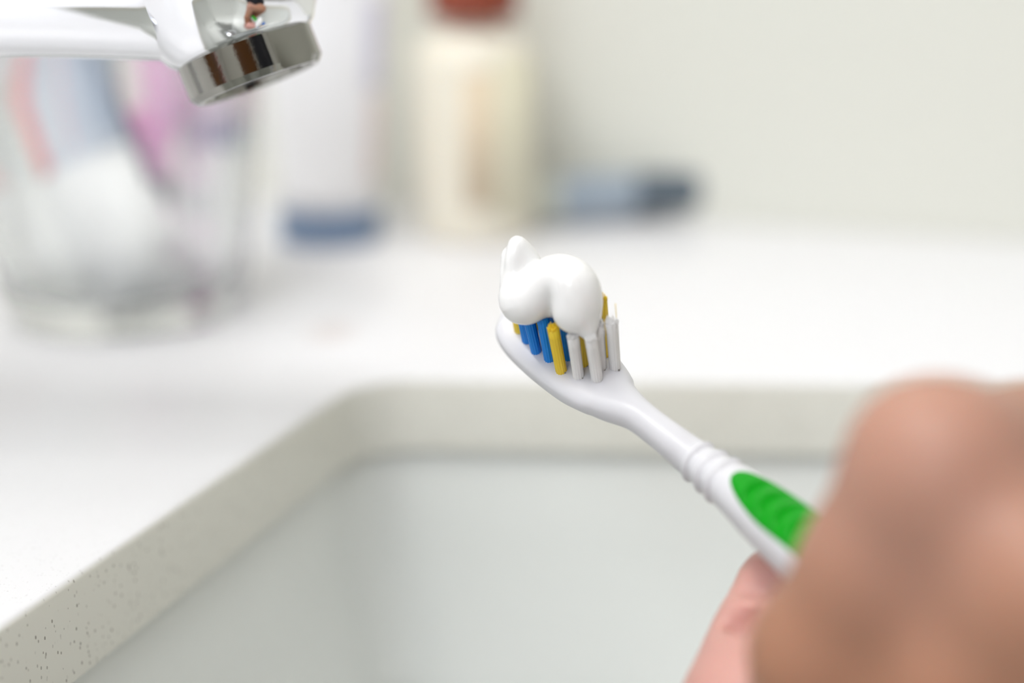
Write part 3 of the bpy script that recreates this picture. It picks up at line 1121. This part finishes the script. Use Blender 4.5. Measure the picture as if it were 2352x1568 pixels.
# trousers
def leg_sdf(G):
    c = lambda x, y, z: np.array(ROOM @ Vector((x + .03, y + .38, z - .05)))
    d = None
    for y in (-1.1, -1.26):
        for a, b, r1, r2 in ((c(.62, y, -.2), c(.60, y, -.45), .09, .065), (c(.60, y, -.45), c(.63, y, Z0 + .10), .062, .05)):
            s1 = seg_sdf(G, a, b, r1, r2)
            d = s1 if d is None else smin(d, s1, .02)
        d = smin(d, seg_sdf(G, c(.65, y, Z0 + .095), c(.50, y, Z0 + .09), .04, .036), .01)
    return d


lp_ = np.array([c_(.45, -1.4, Z0 + .05), c_(.75, -.95, -.15), c_(.45, -.95, Z0 + .05), c_(.75, -1.4, Z0 + .05)])
me = net_mesh('trousers', leg_sdf, lp_.min(0) - .02, lp_.max(0) + .05, .009)
obj_from_mesh('trousers', me, M['jeans'], hand_root)
# nails on the far ends
for n, (ch, rad) in fingers.items():
    a, b = Vector(ch[-2]), Vector(ch[-1])
    ax = (b - a).normalized()
    ref = Vector(ch[-1]) - Vector(ch[1]) if n != 'thumb' else None
    out = (-FWD if n != 'thumb' else FWD - UP * .2)
    out = (out - ax * out.dot(ax)).normalized()
    sd = ax.cross(out)
    r = rad[-1] * MM
    bm = bmesh.new()
    g = []
    for i in range(9):
        row = []
        for j in range(9):
            v = (j / 8 * 2 - 1); uu = i / 8
            wdt = .78 * (1 - .25 * abs(uu * 2 - 1) ** 3)
            an = v * wdt
            row.append(bm.verts.new(b + ax * ((uu - .3) * r * 1.15) + (out * math.cos(an) + sd * math.sin(an)) * (r * (1.01 - .12 * max(0, uu - .45) ** 2))))
        g.append(row)
    for i in range(8):
        for j in range(8):
            bm.faces.new((g[i][j], g[i][j + 1], g[i + 1][j + 1], g[i + 1][j]))
    bmesh.ops.solidify(bm, geom=bm.faces[:], thickness=.0008)
    obj_from_bm('nail', bm, M['nail'], hand_root)

# ------------------------------------------------------------------ glass tumbler and what stands in it
gf = ground(298, 790)
vd = Vector((gf.x, gf.y, 0)).normalized()
GB, GT, GH = .0312, .0408, .082
gc = gf + vd * GB
gc.z = 0


def gr(z):                    # outer radius at height
    return GB + (GT - GB) * min(1, z / GH) ** .85


prof = [(0, 0.0004), (GB - .004, 0.0004), (GB - .001, .0012), (GB, .004)]
prof += [(gr(z), z) for z in (.012, .025, .04, .06, GH - .001)]
prof += [(GT - .0008, GH), (GT - .0018, GH - .0006)]
prof += [(gr(z) - .0022, z) for z in (.06, .04, .025, .014)]
prof += [(gr(.01) - .0035, .0105), (gr(.01) - .007, .0088), (0, .0082)]
glass = lathe('glass_tumbler', prof, gc, M['glass'], None, n=96, sharp=60)
tag(glass, 'clear thick-bottomed glass tumbler holding tubes and brushes', 'glass')
gD = (gc - CAMP).dot(FWD) / MM


def gpt(px, py, dd=0):
    return pt(px, py, gD + dd)


def flat_tube(name, p0, p1, w0, w1, t0, t1, parent, m, e=2.2, nrm=None, n=36, rings=14, s0=0., s1=1.):
    """flattened tube from p0 to p1, widths across the view, thickness along it (full sizes in mm)"""
    ax = (p1 - p0)
    nn = (-FWD if nrm is None else nrm)
    z = ax.normalized()
    nn = (nn - z * nn.dot(z)).normalized()
    w = z.cross(nn)
    bm = bmesh.new()
    rr = []
    for i in range(rings + 1):
        f = s0 + (s1 - s0) * i / rings
        hw = (w0 + (w1 - w0) * f) / 2 * MM; ht = (t0 + (t1 - t0) * f ** .8) / 2 * MM
        rr.append([p0 + ax * f + w * (hw * superell(j, n, e)[0]) + nn * (ht * superell(j, n, e)[1]) for j in range(n)])
    loft(bm, rr)
    o = obj_from_bm(name, bm, m, parent)
    return autosmooth(o, 50)


# toothpaste tube standing on its cap, leaning left
q0, q1 = gpt(322, 650, -4), gpt(78, 60, 2)
tb = empty('toothpaste_tube', q0, 'white and grey-blue toothpaste tube with red stripe inside the glass tumbler', 'tube')
flat_tube('cap', q0 + (q0 - q1).normalized() * .001, q0 + (q1 - q0) * .10, 19, 21, 19, 21, tb, M['tube_white'], 2.0)
flat_tube('shoulder', q0, q1, 27.5, 27.5, 22, 3, tb, M['tube_white'], 2.2, s0=.09, s1=.47)
flat_tube('printed_body', q0, q1, 27.7, 27.7, 22.2, 3, tb, M['tube_grey'], 2.2, s0=.465, s1=1.0)


def stripe(parent, name, m, a0, a1, s0, s1, p0, p1, w0, t0, t1, lift=.25, e=2.2):
    ax = (p1 - p0); z = ax.normalized()
    nn = (-FWD - z * (-FWD).dot(z)).normalized(); w = z.cross(nn)
    bm = bmesh.new()
    top, bot = [], []
    nA, nS = 10, 14
    for i in range(nS + 1):
        f = s0 + (s1 - s0) * i / nS
        hw = w0 / 2; ht = (t0 + (t1 - t0) * f ** .8) / 2
        r1, r2 = [], []
        for j in range(nA + 1):
            th = math.radians(a0 + (a1 - a0) * j / nA)
            cx, sy = math.cos(th), math.sin(th)
            x = math.copysign(abs(cx) ** (2 / e), cx); y = math.copysign(abs(sy) ** (2 / e), sy)
            for rowl, lf in ((r1, lift), (r2, -.2)):
                rowl.append(bm.verts.new(p0 + ax * f + w * ((hw * x + lf * cx) * MM) + nn * ((ht * y + lf * sy) * MM)))
        top.append(r1); bot.append(r2)
    for i in range(nS):
        for j in range(nA):
            bm.faces.new((top[i][j], top[i][j + 1], top[i + 1][j + 1], top[i + 1][j]))
            bm.faces.new((bot[i][j], bot[i + 1][j], bot[i + 1][j + 1], bot[i][j + 1]))
    for i in range(nS):
        bm.faces.new((top[i][0], top[i + 1][0], bot[i + 1][0], bot[i][0]))
        bm.faces.new((top[i][nA], bot[i][nA], bot[i + 1][nA], top[i + 1][nA]))
    for j in range(nA):
        bm.faces.new((top[0][j], bot[0][j], bot[0][j + 1], top[0][j + 1]))
        bm.faces.new((top[nS][j], top[nS][j + 1], bot[nS][j + 1], bot[nS][j]))
    return obj_from_bm(name, bm, m, parent)


# is +w to the right?
zt = (q1 - q0).normalized(); nt_ = (-FWD - zt * (-FWD).dot(zt)).normalized()
wr = zt.cross(nt_).dot(RIGHT) > 0
def ang(a):                   # angle measured from the right side (0) over the front (90) to the left (180)
    return a if wr else 180 - a
for nm, m, a, b, f0, f1_ in (('red_stripe', M['tube_red'], 128, 158, .47, 1), ('ochre_stripe', M['tube_yellow'], 159, 176, .47, .98), ('shade_panel', M['tube_slate'], 28, 72, .47, 1),  # slate panel puts the shade of the tube's right side into its colour
                             ('dark_stripe', M['dark'], 3, 26, .30, 1)):
    a, b = sorted((ang(a), ang(b)))
    stripe(tb, nm, m, a, b, f0, f1_, q0, q1, 27.7, 22.2, 3)

# pink razor handle leaning right
r0, r1 = gpt(366, 440, 6), gpt(455, 60, 10)
rz = empty('pink_razor', r0, 'pink plastic razor with a bent handle leaning in the glass tumbler', 'razor')
bm = bmesh.new()
path = catmull([[*gpt(378, 660, 8), 3.0, 3.0], [*gpt(372, 470, 6), 3.0, 3.0], [*gpt(362, 390, 5), 3.4, 3.2], [*gpt(362, 300, 4), 4.6, 3.6], [*gpt(395, 200, 5), 5.8, 3.8], [*gpt(440, 110, 7), 5.6, 3.6], [*gpt(480, 20, 9), 4.6, 3.2]], 6)
rr = []
tg = np.gradient(path[:, :3], axis=0)
for i in range(len(path)):
    z = Vector(tg[i]).normalized(); nn = (-FWD - z * (-FWD).dot(z)).normalized(); w = z.cross(nn)
    rr.append([Vector(path[i][:3]) + w * (path[i][3] * MM * superell(j, 20, 2.3)[0]) + nn * (path[i][4] * MM * superell(j, 20, 2.3)[1]) for j in range(20)])
loft(bm, rr)
obj_from_bm('handle', bm, M['pink'], rz)
flat_tube('thumb_rest', gpt(372, 262, 4), gpt(296, 282, 2), 8, 5, 6, 4, rz, M['magenta'], 2.3)
flat_tube('grip_end', gpt(378, 660, 8), gpt(366, 395, 5), 6.6, 7.4, 6.4, 6.8, rz, M['dark'], 2.3, s0=.72, s1=.95)
# grey-blue tube standing on the right in the glass
q0, q1 = gpt(492, 672, 14), gpt(520, 60, 16)
tb2 = empty('grey_tube', q0, 'small white tube with pale grey band on the right inside the glass tumbler', 'tube')
flat_tube('cap', q0, q0 + (q1 - q0) * .12, 15, 16, 15, 16, tb2, M['tube_white'], 2.0)
flat_tube('lower_body', q0, q1, 21, 21, 16, 4, tb2, M['tube_white'], 2.2, s0=.11, s1=.53)
flat_tube('grey_band', q0, q1, 21.2, 21.2, 16.2, 4, tb2, M['tube_slate'], 2.2, s0=.525, s1=.66)
flat_tube('upper_body', q0, q1, 21, 21, 16, 4, tb2, M['tube_white'], 2.2, s0=.655, s1=1.0)

# ------------------------------------------------------------------ toiletries along the wall
# cream tube standing on its slate-navy cap
cg = ground(760, 572)
vd = Vector((cg.x, cg.y, 0)).normalized()
rc = .0172
cc = cg + vd * rc; cc.z = 0
ct = empty('cream_tube', cc, 'white cream tube standing on its slate-blue cap by the wall', 'tube')
lathe('cap', [(0, 0), (rc - .001, 0), (rc, .001), (rc, .0098), (rc - .0006, .0106), (0, .0106)], cc, M['navy'], ct, n=64)
bm = bmesh.new()
rr = []
for i in range(17):
    f = i / 16
    z = .0106 + .112 * f
    ff = f ** .9
    hx = (.0158 + .0075 * ff); hy = .0158 * (1 - ff) + .0011 * ff
    rr.append([cc + Vector((hx * superell(j, 40, 2)[0], hy * superell(j, 40, 2)[1], z)) for j in range(40)])
loft(bm, rr)
tbody = obj_from_bm('tube_body', bm, M['tube_white'], ct)


def tube_print(nm, m, a0, a1, z0, z1):
    bm = bmesh.new()
    rows = []
    for i in range(9):
        z = z0 + (z1 - z0) * i / 8
        ff = ((z - .0106) / .112) ** .9
        hx = (.0158 + .0075 * ff); hy = .0158 * (1 - ff) + .0011 * ff
        rows.append([[cc + Vector(((hx + d) * math.cos(math.radians(a)), (hy + d) * math.sin(math.radians(a)), z)) for a in np.linspace(a0, a1, 9)] for d in (.0003, -.0002)])
    vt = [[[bm.verts.new(p) for p in lay] for lay in r] for r in rows]
    for i in range(8):
        for j in range(8):
            for l in (0, 1):
                bm.faces.new((vt[i][l][j], vt[i][l][j + 1], vt[i + 1][l][j + 1], vt[i + 1][l][j]))
        for j in (0, 8):
            bm.faces.new((vt[i][0][j], vt[i][1][j], vt[i + 1][1][j], vt[i + 1][0][j]))
    for i in (0, 8):
        for j in range(8):
            bm.faces.new((vt[i][0][j], vt[i][0][j + 1], vt[i][1][j + 1], vt[i][1][j]))
    obj_from_bm(nm, bm, m, tbody)


tube_print('lavender_print', M['lav'], -42, -14, .05, .078)
tube_print('rose_print', M['rose'], -34, -12, .02, .048)
tube_print('emblem', M['brown'], -62, -36, .0895, .0985)

# cream bottle with red-brown cap
bg = ground(1092, 566)
vd = Vector((bg.x, bg.y, 0)).normalized()
rb = .0198
bc = bg + vd * rb; bc.z = 0
bt = empty('lotion_bottle', bc, 'cream lotion bottle with red-brown cap and tan label', 'bottle')
lathe('bottle_body', [(0, 0), (rb - .002, 0), (rb, .002), (rb, .058), (rb - .0012, .0625), (rb - .005, .066), (.0095, .0685), (.0085, .07), (.0085, .074), (0, .074)], bc, M['cream'], bt)
lathe('cap', [(0, .0715), (.0142, .0715), (.0147, .0722), (.0147, .094), (.0139, .0955), (0, .0955)], bc, M['brown'], bt)


def label_patch(nm, m, a0, a1, z0, z1, r):
    bm = bmesh.new()
    lays = []
    for d in (.0003, -.0003):
        lays.append([[bm.verts.new(bc + Vector(((r + d) * math.cos(math.radians(a)), (r + d) * math.sin(math.radians(a)), z))) for a in np.linspace(a0, a1, 17)] for z in (z0, z1)])
    for l in lays:
        for j in range(16):
            bm.faces.new((l[0][j], l[0][j + 1], l[1][j + 1], l[1][j]))
    for j in range(16):
        bm.faces.new((lays[0][0][j], lays[1][0][j], lays[1][0][j + 1], lays[0][0][j + 1]))
        bm.faces.new((lays[0][1][j], lays[0][1][j + 1], lays[1][1][j + 1], lays[1][1][j]))
    for j in (0, 16):
        bm.faces.new((lays[0][0][j], lays[0][1][j], lays[1][1][j], lays[1][0][j]))
    obj_from_bm(nm, bm, m, bt)


label_patch('tan_label', M['tan'], -98, -72, .013, .056, rb)
label_patch('yellow_label', M['yel'], -71, -20, .008, .060, rb)

# low dark thing leaning against the wall
d0 = ground(1150, 523); d1 = ground(1612, 508)
wn = (ROOM.to_3x3() @ Vector((0, -1, 0)))
e0 = d0 + Vector((0, 0, .0085)); e1 = pt(1608, 432, 505)
rzr = empty('travel_hairbrush', d0, 'low blue-grey folding hairbrush with dark end lying against the wall', 'hairbrush')


def slab(nm, f0, f1, h0, h1, dpt, m):
    ax = e1 - e0
    a, b = e0 + ax * f0, e0 + ax * f1
    z = ax.normalized()
    upv = (Vector((0, 0, 1)) - z * z.z).normalized()
    dv = z.cross(upv)
    bm = bmesh.new()
    rr = []
    for i in range(9):
        f = i / 8
        k = 1.0 if 0 < i < 8 else .86
        h = (h0 + (h1 - h0) * f) / 2 * k * MM
        rr.append([a + (b - a) * f + upv * (h * superell(j, 28, 4)[1]) + dv * (dpt / 2 * k * MM * superell(j, 28, 4)[0]) for j in range(28)])
    loft(bm, rr)
    autosmooth(obj_from_bm(nm, bm, m, rzr), 50)


slab('cap', 0, .29, 14.5, 15.5, 11, M['sage'])
slab('hinge_body', .285, .66, 16, 15, 12, M['bluegrey'])
slab('dark_end', .655, 1.0, 14.5, 12.5, 12, M['charcoal'])

# wooden box and pink soap bottle on the counter beside the viewer (mirrored in the aerator)
wb = empty('wooden_box', ROOM @ Vector((-.205, -.68, 0)), 'small brown wooden box standing on the counter by the mirror', 'box')
box('box_body', (-.205, -.68, .0375), (.11, .13, .075), M['wood'], wb, bevel=.003)
box('lid', (-.205, -.68, .0825), (.114, .134, .0145), M['wood'], wb, bevel=.003)
sb = empty('soap_bottle', ROOM @ Vector((-.19, -.80, 0)), 'pink pump soap bottle beside the wooden box', 'bottle')
so = ROOM @ Vector((-.19, -.80, 0))
lathe('bottle_body', [(0, 0), (.026, 0), (.028, .002), (.028, .095), (.024, .108), (.011, .114), (.011, .122), (0, .122)], so, M['pinkcloth'], sb, n=40)
lathe('pump_collar', [(0, .12), (.0135, .12), (.0135, .134), (.005, .136), (.005, .158), (.012, .16), (.012, .167), (0, .168)], so, M['frame'], sb, n=32)
box('pump_spout', (-.178, -.80, .1635), (.036, .009, .007), M['frame'], sb, bevel=.001)

# ------------------------------------------------------------------ towels behind the viewer, mirrored in the chrome
def towel(nm, label, m, x0, x1, z0, z1, ph):
    bm = bmesh.new()
    nx, nz = 24, 16
    lay = []
    for d in (0, .012):
        rows = []
        for i in range(nz + 1):
            z = z0 + (z1 - z0) * i / nz
            rows.append([bm.verts.new(ROOM @ Vector((x0 + (x1 - x0) * j / nx, F_ + .05 + d + .012 * math.sin(ph + j * 1.1) * (1 - .6 * i / nz), z))) for j in range(nx + 1)])
        lay.append(rows)
    for l in lay:
        for i in range(nz):
            for j in range(nx):
                bm.faces.new((l[i][j], l[i][j + 1], l[i + 1][j + 1], l[i + 1][j]))
    for i in range(nz):
        for j in (0, nx):
            bm.faces.new((lay[0][i][j], lay[1][i][j], lay[1][i + 1][j], lay[0][i + 1][j]))
    for j in range(nx):
        for i in (0, nz):
            bm.faces.new((lay[0][i][j], lay[0][i][j + 1], lay[1][i][j + 1], lay[1][i][j]))
    o = obj_from_bm(nm, bm, m)
    tag(o, label, 'towel')


rl = empty('towel_rail', ROOM @ Vector((1.3, F_, .35)), 'chrome towel rail on the wall behind the viewer', 'rail')
bm = bmesh.new()
rr = [[ROOM @ Vector((x, F_ + .055 + .006 * math.cos(k * math.pi / 6), .36 + .006 * math.sin(k * math.pi / 6))) for k in range(12)] for x in (1.03, 1.5)]
loft(bm, rr)
obj_from_bm('bar', bm, M['chrome2'], rl)
for x in (1.035, 1.495):
    box('bracket', (x, F_ + .03, .36), (.012, .06, .012), M['chrome2'], rl)
towel('bath_towel', 'dark navy bath towel hanging on the rail beside the pink one', M['black'], 1.25, 1.48, -.45, .355, 0)
towel('bath_towel', 'narrow pink bath towel hanging on the rail', M['pinkcloth'], 1.06, 1.19, -.35, .355, 1)
